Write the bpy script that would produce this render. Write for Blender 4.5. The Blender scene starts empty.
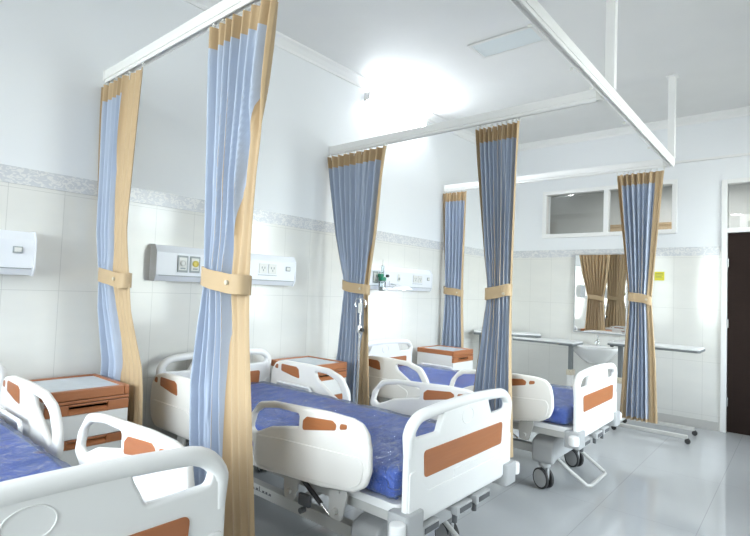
import bpy, bmesh, math, random
from mathutils import Vector, Matrix, noise
random.seed(7)
PI = math.pi
sc = bpy.context.scene
COL = sc.collection

# ------------------------------------------------------------------ materials
def newmat(name):
    m = bpy.data.materials.new(name); m.use_nodes = True
    nt = m.node_tree
    return m, nt, nt.nodes['Principled BSDF']

def mat(name, col, rough=.45, metal=0., coat=0., bump=0., bscale=40., var=0., vscale=3., ior=None, sheen=0.):
    m, nt, b = newmat(name)
    b.inputs['Base Color'].default_value = (*col, 1)
    b.inputs['Roughness'].default_value = rough
    b.inputs['Metallic'].default_value = metal
    b.inputs['Coat Weight'].default_value = coat
    if ior: b.inputs['IOR'].default_value = ior
    if sheen: b.inputs['Sheen Weight'].default_value = sheen
    tc = nt.nodes.new('ShaderNodeTexCoord')
    if var:
        n = nt.nodes.new('ShaderNodeTexNoise'); n.inputs['Scale'].default_value = vscale
        n.inputs['Detail'].default_value = 4
        nt.links.new(tc.outputs['Object'], n.inputs['Vector'])
        r = nt.nodes.new('ShaderNodeValToRGB')
        r.color_ramp.elements[0].position = .3; r.color_ramp.elements[1].position = .7
        r.color_ramp.elements[0].color = (*[c*(1-var) for c in col], 1)
        r.color_ramp.elements[1].color = (*[min(1, c*(1+var)) for c in col], 1)
        nt.links.new(n.outputs['Fac'], r.inputs['Fac']); nt.links.new(r.outputs['Color'], b.inputs['Base Color'])
    if bump:
        n = nt.nodes.new('ShaderNodeTexNoise'); n.inputs['Scale'].default_value = bscale
        nt.links.new(tc.outputs['Object'], n.inputs['Vector'])
        bp = nt.nodes.new('ShaderNodeBump'); bp.inputs['Strength'].default_value = bump; bp.inputs['Distance'].default_value = .01
        nt.links.new(n.outputs['Fac'], bp.inputs['Height']); nt.links.new(bp.outputs['Normal'], b.inputs['Normal'])
    return m

def emit(name, col, s):
    m, nt, b = newmat(name)
    b.inputs['Base Color'].default_value = (.9, .9, .9, 1)
    b.inputs['Emission Color'].default_value = (*col, 1); b.inputs['Emission Strength'].default_value = s
    return m

def mathn(nt, op, a, b=None):
    n = nt.nodes.new('ShaderNodeMath'); n.operation = op
    for i, v in enumerate((a, b)):
        if v is None: continue
        if isinstance(v, (int, float)): n.inputs[i].default_value = v
        else: nt.links.new(v, n.inputs[i])
    return n.outputs[0]

def mixc(nt, fac, a, b):
    n = nt.nodes.new('ShaderNodeMix'); n.data_type = 'RGBA'
    if isinstance(fac, (int, float)): n.inputs['Factor'].default_value = fac
    else: nt.links.new(fac, n.inputs['Factor'])
    for k, v in (('A', a), ('B', b)):
        s = [i for i in n.inputs if i.name == k and i.type == 'RGBA'][0]
        if isinstance(v, tuple): s.default_value = (*v, 1)
        else: nt.links.new(v, s)
    return [o for o in n.outputs if o.type == 'RGBA'][0]

def grout_mask(nt, coord, off, period, w):
    t = mathn(nt, 'SUBTRACT', coord, off); t = mathn(nt, 'DIVIDE', t, period); t = mathn(nt, 'FRACT', t)
    t = mathn(nt, 'SUBTRACT', t, .5); t = mathn(nt, 'ABSOLUTE', t); t = mathn(nt, 'SUBTRACT', .5, t)
    return mathn(nt, 'LESS_THAN', t, w/period/2)

def wall_material(name, axis, off):
    """painted plaster above z = 2.1, 30 x 60 cm glazed tiles below"""
    m, nt, b = newmat(name)
    g = nt.nodes.new('ShaderNodeNewGeometry'); s = nt.nodes.new('ShaderNodeSeparateXYZ')
    nt.links.new(g.outputs['Position'], s.inputs[0])
    u = s.outputs[axis]; z = s.outputs[2]
    tile = mathn(nt, 'LESS_THAN', z, 2.10)
    gm = mathn(nt, 'MAXIMUM', grout_mask(nt, u, off, .306, .0035), grout_mask(nt, z, 1.40, .62, .0035))
    n = nt.nodes.new('ShaderNodeTexNoise'); n.inputs['Scale'].default_value = 2.2; n.inputs['Detail'].default_value = 5
    mp = nt.nodes.new('ShaderNodeMapping'); mp.inputs['Scale'].default_value = (1, 1, 3)
    nt.links.new(g.outputs['Position'], mp.inputs[0]); nt.links.new(mp.outputs[0], n.inputs['Vector'])
    tc = mixc(nt, n.outputs['Fac'], (.80, .79, .745), (.70, .70, .675))
    tc = mixc(nt, gm, tc, (.60, .60, .57))
    c = mixc(nt, tile, (.79, .81, .83), tc)
    nt.links.new(c, b.inputs['Base Color'])
    nt.links.new(mathn(nt, 'SUBTRACT', .55, mathn(nt, 'MULTIPLY', tile, .43)), b.inputs['Roughness'])
    bp = nt.nodes.new('ShaderNodeBump'); bp.inputs['Strength'].default_value = .25; bp.inputs['Distance'].default_value = .003
    nt.links.new(mathn(nt, 'MULTIPLY', mathn(nt, 'SUBTRACT', 1., gm), tile), bp.inputs['Height'])
    nt.links.new(bp.outputs['Normal'], b.inputs['Normal'])
    return m

def floor_material():
    m, nt, b = newmat('floor_tiles')
    g = nt.nodes.new('ShaderNodeNewGeometry'); s = nt.nodes.new('ShaderNodeSeparateXYZ')
    nt.links.new(g.outputs['Position'], s.inputs[0])
    gm = mathn(nt, 'MAXIMUM', grout_mask(nt, s.outputs[0], 3.13, .60, .003), grout_mask(nt, s.outputs[1], .3, 1.20, .002))
    n = nt.nodes.new('ShaderNodeTexNoise'); n.inputs['Scale'].default_value = 1.3; n.inputs['Detail'].default_value = 6
    nt.links.new(g.outputs['Position'], n.inputs['Vector'])
    c = mixc(nt, n.outputs['Fac'], (.45, .465, .475), (.52, .535, .545))
    c = mixc(nt, gm, c, (.34, .345, .35))
    nt.links.new(c, b.inputs['Base Color'])
    n2 = nt.nodes.new('ShaderNodeTexNoise'); n2.inputs['Scale'].default_value = 4
    nt.links.new(g.outputs['Position'], n2.inputs['Vector'])
    nt.links.new(mathn(nt, 'ADD', mathn(nt, 'MULTIPLY', n2.outputs['Fac'], .08), .03), b.inputs['Roughness'])
    b.inputs['IOR'].default_value = 1.5
    return m

def border_material(axis):
    m, nt, b = newmat('border_tile')
    g = nt.nodes.new('ShaderNodeNewGeometry')
    mp = nt.nodes.new('ShaderNodeMapping'); mp.inputs["Scale"].default_value = (15, 15, 24)
    nt.links.new(g.outputs['Position'], mp.inputs[0])
    n = nt.nodes.new('ShaderNodeTexNoise'); n.inputs['Scale'].default_value = 1.6; n.inputs['Detail'].default_value = 1.5
    n.inputs['Distortion'].default_value = 1.6
    nt.links.new(mp.outputs[0], n.inputs['Vector'])
    r = nt.nodes.new('ShaderNodeValToRGB'); e = r.color_ramp.elements
    e[0].position = .48; e[0].color = (.60, .615, .64, 1); e[1].position = .56; e[1].color = (.74, .74, .73, 1)
    nt.links.new(n.outputs['Fac'], r.inputs['Fac']); nt.links.new(r.outputs['Color'], b.inputs['Base Color'])
    b.inputs['Roughness'].default_value = .2
    return m

def wood_material(name, c1, c2, rough=.35):
    m, nt, b = newmat(name)
    tc = nt.nodes.new('ShaderNodeTexCoord')
    mp = nt.nodes.new('ShaderNodeMapping'); mp.inputs['Scale'].default_value = (6, 3, 60)
    nt.links.new(tc.outputs['Object'], mp.inputs[0])
    n = nt.nodes.new('ShaderNodeTexNoise'); n.inputs['Scale'].default_value = 1.5; n.inputs['Detail'].default_value = 5
    nt.links.new(mp.outputs[0], n.inputs['Vector'])
    nt.links.new(mixc(nt, n.outputs['Fac'], c1, c2), b.inputs['Base Color'])
    b.inputs['Roughness'].default_value = rough
    return m

def fabric(name, col):
    m, nt, b = newmat(name)
    tc = nt.nodes.new('ShaderNodeTexCoord')
    n = nt.nodes.new('ShaderNodeTexNoise'); n.inputs['Scale'].default_value = 5
    nt.links.new(tc.outputs['Object'], n.inputs['Vector'])
    nt.links.new(mixc(nt, n.outputs['Fac'], tuple(c*.94 for c in col), tuple(c*1.05 for c in col)), b.inputs['Base Color'])
    w = nt.nodes.new('ShaderNodeTexNoise'); w.inputs['Scale'].default_value = 260
    nt.links.new(tc.outputs['Object'], w.inputs['Vector'])
    bp = nt.nodes.new('ShaderNodeBump'); bp.inputs['Strength'].default_value = .15; bp.inputs['Distance'].default_value = .002
    nt.links.new(w.outputs['Fac'], bp.inputs['Height']); nt.links.new(bp.outputs['Normal'], b.inputs['Normal'])
    b.inputs['Roughness'].default_value = .62; b.inputs['Sheen Weight'].default_value = .15
    return m

def film_material():
    m = bpy.data.materials.new('clear_plastic_film'); m.use_nodes = True; nt = m.node_tree
    nt.nodes.clear()
    out = nt.nodes.new('ShaderNodeOutputMaterial')
    tr = nt.nodes.new('ShaderNodeBsdfTransparent'); tr.inputs[0].default_value = (.93, .95, 1, 1)
    gl = nt.nodes.new('ShaderNodeBsdfGlossy'); gl.inputs['Roughness'].default_value = .10
    df = nt.nodes.new('ShaderNodeBsdfDiffuse'); df.inputs[0].default_value = (.38, .55, 1., 1)
    tc = nt.nodes.new('ShaderNodeTexCoord')
    mp = nt.nodes.new('ShaderNodeMapping'); mp.inputs['Scale'].default_value = (7, 2.6, 5); mp.inputs['Rotation'].default_value = (0, 0, .35)
    nt.links.new(tc.outputs['Object'], mp.inputs[0])
    n = nt.nodes.new('ShaderNodeTexNoise'); n.inputs['Scale'].default_value = 2.4; n.inputs['Detail'].default_value = 3; n.inputs['Distortion'].default_value = 1.2
    nt.links.new(mp.outputs[0], n.inputs['Vector'])
    bp = nt.nodes.new('ShaderNodeBump'); bp.inputs['Strength'].default_value = .9; bp.inputs['Distance'].default_value = .10
    nt.links.new(mathn(nt, 'ABSOLUTE', mathn(nt, 'SUBTRACT', n.outputs['Fac'], .5)), bp.inputs['Height'])
    for x in (gl, df): nt.links.new(bp.outputs['Normal'], x.inputs['Normal'])
    lw = nt.nodes.new('ShaderNodeFresnel'); lw.inputs['IOR'].default_value = 1.55
    nt.links.new(bp.outputs['Normal'], lw.inputs['Normal'])
    m1 = nt.nodes.new('ShaderNodeMixShader'); m1.inputs[0].default_value = .17
    nt.links.new(tr.outputs[0], m1.inputs[1]); nt.links.new(df.outputs[0], m1.inputs[2])
    m2 = nt.nodes.new('ShaderNodeMixShader')
    nt.links.new(mathn(nt, 'MINIMUM', mathn(nt, 'MULTIPLY', lw.outputs[0], 1.1), .65), m2.inputs[0])
    nt.links.new(m1.outputs[0], m2.inputs[1]); nt.links.new(gl.outputs[0], m2.inputs[2])
    nt.links.new(m2.outputs[0], out.inputs[0])
    return m

def glass_material(name, tint=(1, 1, 1), boost=1.):
    m = bpy.data.materials.new(name); m.use_nodes = True; nt = m.node_tree; nt.nodes.clear()
    out = nt.nodes.new('ShaderNodeOutputMaterial')
    tr = nt.nodes.new('ShaderNodeBsdfTransparent'); tr.inputs[0].default_value = (*tint, 1)
    gl = nt.nodes.new('ShaderNodeBsdfGlossy'); gl.inputs['Roughness'].default_value = .02
    fr = nt.nodes.new('ShaderNodeFresnel'); fr.inputs['IOR'].default_value = 1.5
    mx = nt.nodes.new('ShaderNodeMixShader')
    nt.links.new(mathn(nt, 'MULTIPLY', fr.outputs[0], boost), mx.inputs[0])
    nt.links.new(tr.outputs[0], mx.inputs[1]); nt.links.new(gl.outputs[0], mx.inputs[2]); nt.links.new(mx.outputs[0], out.inputs[0])
    return m

M = dict(
    white=mat('white_plastic', (.83, .825, .805), .32, coat=.15, var=.02),
    rail=mat('ivory_plastic', (.85, .825, .775), .38, var=.02),
    grey=mat('grey_plastic', (.43, .435, .435), .4, var=.03),
    metal=mat('painted_metal', (.56, .555, .53), .42, var=.04),
    darkgrey=mat('dark_grey_plastic', (.10, .105, .11), .45),
    brown=wood_material('brown_laminate', (.36, .125, .045), (.43, .165, .065)),
    brown_dark=wood_material('brown_laminate_recess', (.20, .065, .028), (.24, .08, .035)),
    top=mat('pale_blue_top', (.66, .73, .78), .22, var=.04, vscale=14),
    cab=mat('cabinet_white', (.78, .775, .75), .4, var=.02),
    chrome=mat('chrome', (.75, .76, .77), .18, 1.),
    rubber=mat('black_rubber', (.03, .03, .03), .6),
    blue=fabric('blue_grey_curtain_cloth', (.40, .46, .575)),
    beige=fabric('beige_curtain_cloth', (.475, .34, .195)),
    paint=mat('white_paint', (.82, .82, .81), .4),
    ceil=mat('ceiling_paint', (.74, .74, .735), .7, var=.015),
    cornice=mat('cornice_paint', (.80, .80, .795), .55),
    floor=floor_material(),
    wl=wall_material('left_wall_finish', 1, .872), wf=wall_material('far_wall_finish', 0, .596),
    plain=mat('plain_wall', (.78, .78, .76), .6),
    border=border_material(1),
    base=mat('baseboard_tile', (.52, .51, .49), .25, var=.05),
    door=wood_material('dark_door_wood', (.016, .009, .007), (.024, .013, .010), .6),
    glass=glass_material('window_glass', (.93, .95, .95)),
    mirror=mat('mirror_silver', (.86, .87, .86), .015, 1.),
    ceramic=mat('white_ceramic', (.84, .84, .83), .1, coat=.5),
    yellow=mat('yellow_card', (.78, .72, .06), .5),
    ink=mat('grey_ink', (.25, .25, .12), .6),
    mattress=mat('blue_vinyl', (.034, .115, .66), .35, bump=.3, bscale=9, var=.12, vscale=6),
    film=film_material(),
    panel=mat('service_panel_white', (.78, .80, .84), .3),
    green=mat('green_plastic', (.01, .22, .12), .35),
    clear=glass_material('clear_acrylic', (.86, .93, .95), 2.),
    outlet=mat('outlet_grey', (.30, .33, .33), .4),
    gold=mat('outlet_yellow', (.70, .58, .12), .4),
    socket=mat('socket_white', (.70, .70, .67), .35),
    tube=emit('lit_tube', (.90, .96, 1.), 46.),
    bulb=emit('lit_lens', (.92, .96, 1.), 9.),
    diffuser=mat('light_diffuser', (.66, .71, .73), .35, bump=.1, bscale=120),
    frame=mat('light_frame', (.70, .70, .69), .4),
    tabletop=mat('table_laminate', (.78, .79, .79), .3),
    tableedge=mat('table_edge', (.16, .175, .18), .45),
    cream=mat('cream_plastic', (.60, .54, .42), .45),
    steel=mat('steel', (.45, .46, .47), .3, 1.),
    corridor=mat('corridor_paint', (.60, .61, .60), .7),
)

M['door'].node_tree.nodes['Principled BSDF'].inputs['Specular IOR Level'].default_value = .15

# ------------------------------------------------------------------ mesh helpers
class MB:
    def __init__(s): s.bm = bmesh.new()
    def _add(s, tmp, mtx=None):
        me = bpy.data.meshes.new('t'); tmp.to_mesh(me); tmp.free()
        if mtx is not None: me.transform(mtx)
        s.bm.from_mesh(me); bpy.data.meshes.remove(me); return s
    def box(s, x0, x1, y0, y1, z0, z1, bev=0., seg=2, mtx=None):
        t = bmesh.new(); bmesh.ops.create_cube(t, size=1)
        for v in t.verts: v.co = Vector(((x0+x1)/2+v.co.x*(x1-x0), (y0+y1)/2+v.co.y*(y1-y0), (z0+z1)/2+v.co.z*(z1-z0)))
        if bev: bmesh.ops.bevel(t, geom=t.edges[:], offset=min(bev, .49*min(abs(x1-x0), abs(y1-y0), abs(z1-z0))), segments=seg, affect='EDGES', profile=.5)
        return s._add(t, mtx)
    def tube(s, pts, r, n=12, caps=True):
        pts = [Vector(p) for p in pts]; k = len(pts)
        rr = r if isinstance(r, (list, tuple)) else [r]*k
        t = bmesh.new(); rings = []; up = None
        for i, p in enumerate(pts):
            d = (pts[min(i+1, k-1)]-pts[max(i-1, 0)]).normalized()
            if up is None:
                up = Vector((0, 0, 1)) if abs(d.z) < .9 else Vector((1, 0, 0))
            a = d.cross(up)
            if a.length < 1e-5: a = d.orthogonal()
            a.normalize(); b = a.cross(d).normalized(); up = b
            rings.append([t.verts.new(p+a*math.cos(2*PI*j/n)*rr[i]+b*math.sin(2*PI*j/n)*rr[i]) for j in range(n)])
        for i in range(k-1):
            for j in range(n):
                t.faces.new((rings[i][j], rings[i][(j+1) % n], rings[i+1][(j+1) % n], rings[i+1][j]))
        if caps: t.faces.new(rings[0][::-1]); t.faces.new(rings[-1])
        bmesh.ops.recalc_face_normals(t, faces=t.faces)
        return s._add(t)
    def cyl(s, p, q, r, n=24): return s.tube([p, q], r, n)
    def lathe(s, prof, n=32, mtx=None):
        """prof: list of (radius, z)"""
        t = bmesh.new(); rings = []
        for (r, z) in prof:
            rings.append([t.verts.new((max(r, 1e-4)*math.cos(2*PI*j/n), max(r, 1e-4)*math.sin(2*PI*j/n), z)) for j in range(n)])
        for i in range(len(prof)-1):
            for j in range(n):
                t.faces.new((rings[i][j], rings[i][(j+1) % n], rings[i+1][(j+1) % n], rings[i+1][j]))
        t.faces.new(rings[0][::-1]); t.faces.new(rings[-1])
        bmesh.ops.recalc_face_normals(t, faces=t.faces)
        return s._add(t, mtx)
    def prism(s, poly, a0, a1, axis='y', bev=0.):
        """poly in the plane perpendicular to axis; x: (y,z), y: (x,z), z: (x,y)"""
        t = bmesh.new()
        def P(p, a):
            return {'x': (a, p[0], p[1]), 'y': (p[0], a, p[1]), 'z': (p[0], p[1], a)}[axis]
        A = [t.verts.new(P(p, a0)) for p in poly]; B = [t.verts.new(P(p, a1)) for p in poly]
        t.faces.new(A); t.faces.new(B[::-1]); n = len(poly)
        for i in range(n): t.faces.new((A[i], B[i], B[(i+1) % n], A[(i+1) % n]))
        bmesh.ops.recalc_face_normals(t, faces=t.faces)
        if bev: bmesh.ops.bevel(t, geom=t.edges[:], offset=bev, segments=2, affect='EDGES', profile=.5)
        return s._add(t)
    def mesh(s, me, mtx=None):
        me2 = me.copy()
        if mtx is not None: me2.transform(mtx)
        s.bm.from_mesh(me2); bpy.data.meshes.remove(me2); return s
    def build(s, name, m, parent=None, smooth=True, ang=40, wn=True):
        me = bpy.data.meshes.new(name)
        if smooth:
            for f in s.bm.faces: f.smooth = True
            for e in s.bm.edges:
                if len(e.link_faces) == 2 and e.calc_face_angle(0) > math.radians(ang): e.smooth = False
        s.bm.to_mesh(me); s.bm.free(); me.materials.append(m)
        o = bpy.data.objects.new(name, me); COL.objects.link(o)
        if parent: o.parent = parent
        if smooth and wn:
            w = o.modifiers.new('weighted_normal', 'WEIGHTED_NORMAL'); w.mode = 'FACE_AREA'; w.keep_sharp = True; w.weight = 90
        return o

def fillet(poly, radii, seg=6):
    out = []; n = len(poly)
    if not isinstance(radii, (list, tuple)): radii = [radii]*n
    for i in range(n):
        p0, p, p1 = Vector(poly[i-1]), Vector(poly[i]), Vector(poly[(i+1) % n])
        a, b = (p0-p), (p1-p); la, lb = a.length, b.length; a.normalize(); b.normalize()
        ang = a.angle(b); r = radii[i]
        if r <= 0 or ang > 3.1: out.append(tuple(p)); continue
        d = min(r/math.tan(ang/2), la*.49, lb*.49)
        A, B = p+a*d, p+b*d
        for k in range(seg+1):
            t = k/seg
            out.append(tuple(A*(1-t)**2+p*2*t*(1-t)+B*t*t))
    return out

def plate(outer, holes=(), depth=.03, bev=.01, res=3):
    def area(p): return abs(sum(p[i-1][0]*p[i][1]-p[i][0]*p[i-1][1] for i in range(len(p))))/2
    need = 1.7*(area(outer)-sum(area(h) for h in holes))
    for k in range(7):
        me = plate_once(outer, holes, depth, bev*(1-.09*k), res)
        if sum(p.area for p in me.polygons) > need: break
    return me
def plate_once(outer, holes, depth, bev, res):
    """solid plate from an outline with holes, lying in XY, centred on z = 0, rounded edges"""
    cu = bpy.data.curves.new('t', 'CURVE'); cu.dimensions = '2D'; cu.fill_mode = 'BOTH'
    for poly in (outer, *holes):
        sp = cu.splines.new('POLY'); sp.points.add(len(poly)-1)
        for i, p in enumerate(poly): sp.points[i].co = (p[0], p[1], 0, 1)
        sp.use_cyclic_u = True
    cu.offset = -bev; cu.extrude = max(depth/2-bev, .0005); cu.bevel_depth = bev; cu.bevel_resolution = res
    o = bpy.data.objects.new('t', cu); COL.objects.link(o)
    bpy.context.view_layer.update()
    dg = bpy.context.evaluated_depsgraph_get()
    me = bpy.data.meshes.new_from_object(o.evaluated_get(dg))
    bpy.data.objects.remove(o); bpy.data.curves.remove(cu)
    bm = bmesh.new(); bm.from_mesh(me); bmesh.ops.remove_doubles(bm, verts=bm.verts, dist=1e-5)
    bmesh.ops.recalc_face_normals(bm, faces=bm.faces); bm.to_mesh(me); bm.free()
    return me

# plate XY -> (y,z) plane facing +x ; plate XY -> (x,z) plane
YZ = Matrix(((0, 0, 1, 0), (1, 0, 0, 0), (0, 1, 0, 0), (0, 0, 0, 1)))
XZ = Matrix(((1, 0, 0, 0), (0, 0, -1, 0), (0, 1, 0, 0), (0, 0, 0, 1)))
T = Matrix.Translation

def empty(name, loc=(0, 0, 0), rz=0):
    o = bpy.data.objects.new(name, None); COL.objects.link(o); o.location = loc; o.rotation_euler = (0, 0, rz)
    o.empty_display_size = .1
    return o
def tag(o, label=None, cat=None, group=None, kind=None):
    if label: o['label'] = label
    if cat: o['category'] = cat
    if group: o['group'] = group
    if kind: o['kind'] = kind
    return o
def copy_tree(o, parent=None):
    c = o.copy(); COL.objects.link(c)
    if parent: c.parent = parent
    for ch in list(o.children): copy_tree(ch, c)
    return c
def struct(mb, name, m, parent=None, **k):
    o = mb.build(name, m, parent, **k)
    if not parent: o['kind'] = 'structure'
    return o

# ------------------------------------------------------------------ room shell
XR, YB, YF, ZC = 4.75, -2.3, 7.14, 3.74
WT = .18
struct(MB().box(-WT, XR+WT, YB-WT, 10.2, -.1, 0), 'floor', M['floor'])
struct(MB().box(-WT, XR+WT, YB-WT, YF+WT, ZC, ZC+.1), 'ceiling', M['ceil'])
struct(MB().box(-WT, 0, YB-WT, YF+WT, 0, ZC), 'wall_left', M['wl'])
# far wall with a high window and a door opening
WX0, WX1, WZ0, WZ1 = .80, 2.46, 2.355, 2.99
DX0, DX1, DZ = 2.92, 4.02, 2.93
struct(MB().box(0, WX0, YF, YF+WT, 0, ZC).box(WX0, WX1, YF, YF+WT, 0, WZ0).box(WX0, WX1, YF, YF+WT, WZ1, ZC)
       .box(WX1, DX0, YF, YF+WT, 0, ZC).box(DX0, DX1, YF, YF+WT, DZ, ZC).box(DX1, XR, YF, YF+WT, 0, ZC), 'wall_far', M['wf'], smooth=False)
# right wall and back wall: off camera, with the windows the daylight comes through
RW = [(3.0, 4.5), (5.3, 6.6)]
BW = [(.25, 2.3), (2.55, 3.9)]
Z0, Z1 = .75, 3.15
mb = MB().box(XR, XR+WT, YB, YF+WT, 0, Z0).box(XR, XR+WT, YB, YF+WT, Z1, ZC)
ys = [YB]+[v for w in RW for v in w]+[YF+WT]
for i in range(0, len(ys), 2): mb.box(XR, XR+WT, ys[i], ys[i+1], Z0, Z1)
struct(mb, 'wall_right', M['plain'], smooth=False)
mb = MB().box(0, XR, YB-WT, YB, 0, Z0).box(0, XR, YB-WT, YB, Z1, ZC)
xs = [0]+[v for w in BW for v in w]+[XR]
for i in range(0, len(xs), 2): mb.box(xs[i], xs[i+1], YB-WT, YB, Z0, Z1)
struct(mb, 'wall_back', M['plain'], smooth=False)

# border tiles, cornices, baseboards
struct(MB().box(.0005, .006, YB, YF, 2.043, 2.147), 'trim_1', M['border'])
struct(MB().box(.006, DX0-.02, YF-.006, YF-.0005, 2.043, 2.147), 'trim_2', M['border'])
cor = [(0, ZC), (0, ZC-.085), (.012, ZC-.085), (.02, ZC-.06), (.055, ZC-.03), (.085, ZC-.015), (.09, ZC)]
struct(MB().prism(cor, YB, YF, 'y'), 'trim_3', M['cornice'], smooth=False)
cor2 = [(YF, ZC), (YF, ZC-.085), (YF-.012, ZC-.085), (YF-.02, ZC-.06), (YF-.055, ZC-.03), (YF-.085, ZC-.015), (YF-.09, ZC)]
struct(MB().prism(cor2, .09, XR, 'x'), 'trim_4', M['cornice'], smooth=False)
struct(MB().box(.006, XR, YF-.03, YF, 3.19, 3.215), 'trim_5', M['cornice'], smooth=False)
struct(MB().box(.0005, .012, YB, YF, 0, .10), 'baseboard_left', M['base'])
struct(MB().box(.012, DX0-.02, YF-.012, YF-.0005, 0, .10), 'baseboard_far', M['base'])

# window in the far wall
def frame_bars(mb, x0, x1, z0, z1, w, y0, y1):
    mb.box(x0, x1, y0, y1, z0, z0+w, .004).box(x0, x1, y0, y1, z1-w, z1, .004)
    mb.box(x0, x0+w, y0, y1, z0+w, z1-w, .004).box(x1-w, x1, y0, y1, z0+w, z1-w, .004)
mb = MB(); frame_bars(mb, WX0-.04, WX1+.0, WZ0-.035, WZ1+.005, .055, YF-.02, YF+.09)
mb.box(1.60, 1.66, YF-.018, YF+.085, WZ0, WZ1-.03, .004)
wf = struct(mb, 'window_1', M['paint'])
MB().box(WX0+.01, 1.605, YF+.045, YF+.051, WZ0+.015, WZ1-.045).build('pane', M['glass'], wf)
MB().box(1.655, WX1-.05, YF+.045, YF+.051, WZ0+.015, WZ1-.045).build('pane', M['glass'], wf)

# door with transom
mb = MB()
mb.box(DX0, DX0+.055, YF-.025, YF+.12, 0, DZ, .004).box(DX1-.055, DX1, YF-.025, YF+.12, 0, DZ, .004)
mb.box(DX0+.055, DX1-.055, YF-.025, YF+.12, DZ-.05, DZ, .004).box(DX0+.055, DX1-.055, YF-.025, YF+.12, 2.305, 2.36, .004)
dr = struct(mb, 'door_1', M['paint'])
leaf = MB().box(DX0+.058, DX1-.058, YF+.02, YF+.065, .006, 2.302, .003)
lf = leaf.build('leaf', M['door'], dr)
MB().box(3.86, 3.90, YF-.0, YF+.019, .95, 1.15, .004).tube([(3.88, YF-.0, 1.06), (3.88, YF-.05, 1.06), (3.76, YF-.05, 1.06)], .01).build('door_handle', M['steel'], lf)
for z in (.3, 1.2, 1.9): MB().cyl((DX0+.062, YF+.0, z), (DX0+.062, YF+.0, z+.1), .008, 10).build('hinge', M['steel'], dr)
MB().box(DX0+.055, DX1-.055, YF+.045, YF+.051, 2.36, DZ-.05).build('pane', M['glass'], dr)

# corridor behind the far wall, seen through the high panes
CY = 9.6
struct(MB().box(-WT, XR+WT, CY, CY+.1, 0, 3.4), 'wall_corridor', M['corridor'])
struct(MB().box(-WT, XR+WT, YF+WT, CY+.1, 3.4, 3.5), 'ceiling_corridor', M['corridor'])
struct(MB().box(-WT-.1, -WT, YF+WT, CY, 0, 3.4), 'wall_corridor_left', M['corridor'])
struct(MB().box(XR+WT, XR+WT+.1, YF+WT, CY, 0, 3.4), 'wall_corridor_right', M['corridor'])
struct(MB().box(1.0, 2.6, CY-.03, CY, 2.45, 2.76).box(1.0, 2.6, CY-.05, CY, 2.76, 2.80), 'trim_6', M['beige'])
struct(MB().box(2.9, 3.0, CY-.03, CY, 0, 2.86).box(3.0, 4.0, CY-.03, CY, 2.76, 2.86), 'trim_7', M['paint'])

# off-camera window frames
k = 2
for (a, b) in RW:
    mb = MB()
    for t0, t1, z0, z1 in ((a, b, Z0, Z0+.06), (a, b, Z1-.06, Z1), (a, a+.06, Z0, Z1), (b-.06, b, Z0, Z1), ((a+b)/2-.03, (a+b)/2+.03, Z0, Z1), (a, b, 2.25, 2.30)):
        mb.box(XR+.03, XR+.1, t0, t1, z0, z1)
    w_ = struct(mb, 'window_%d' % k, M['paint'], smooth=False); k += 1
    MB().box(XR+.06, XR+.066, a+.05, b-.05, Z0+.05, Z1-.05).build('pane', M['glass'], w_)
for (a, b) in BW:
    mb = MB()
    for t0, t1, z0, z1 in ((a, b, Z0, Z0+.06), (a, b, Z1-.06, Z1), (a, a+.06, Z0, Z1), (b-.06, b, Z0, Z1), ((a+b)/2-.03, (a+b)/2+.03, Z0, Z1), (a, b, 2.25, 2.30)):
        mb.box(t0, t1, YB-.1, YB-.03, z0, z1)
    w_ = struct(mb, 'window_%d' % k, M['paint'], smooth=False); k += 1
    MB().box(a+.05, b-.05, YB-.066, YB-.06, Z0+.05, Z1-.05).build('pane', M['glass'], w_)

# ------------------------------------------------------------------ hospital bed
def board_mesh():
    out = fillet([(-.50, .455), (.50, .455), (.502, .935), (-.502, .935)], [.05, .05, .15, .15], 10)
    hole = [(.44, .836), (.452, .885), (.395, .921), (.215, .926), (.245, .87), (.262, .832)]
    h1 = fillet(hole, [.02, .05, .05, .02, .02, .02], 5); h2 = [(-a, b) for a, b in h1]
    mb = MB().mesh(plate(out, (h1, h2), .034, .012), YZ)
    # thick grab bar along the top and shoulders
    arch = [(-.482, .76), (-.484, .84)] + [(-.484+.12*(1-math.cos(t)), .83+.098*math.sin(t)) for t in [PI/2*i/8 for i in range(1, 9)]]
    arch += [(-.364+.728*i/10, .928+.014*(1-((i-5)/5)**2)) for i in range(1, 10)]
    arch += [(-a, b) for a, b in arch[:10][::-1]]
    mb.tube([(0, a, b) for a, b in arch], [.02, .025]+[.027]*(len(arch)-4)+[.025, .02], 12)
    # raised lower skirt with cut corners
    sk = [(-.49, .47), (.49, .47), (.49, .70), (.45, .70), (.345, .592), (-.345, .592), (-.45, .70), (-.49, .70)]
    mb.mesh(plate(fillet(sk, .02, 4), (), .008, .0035, 2), T((.0185, 0, 0)) @ YZ)
    # round embossed ring at the top centre
    mb.tube([(.0172, .055*math.cos(2*PI*i/32), .868+.04*math.sin(2*PI*i/32)) for i in range(33)], .0022, 6)
    return mb

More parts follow.
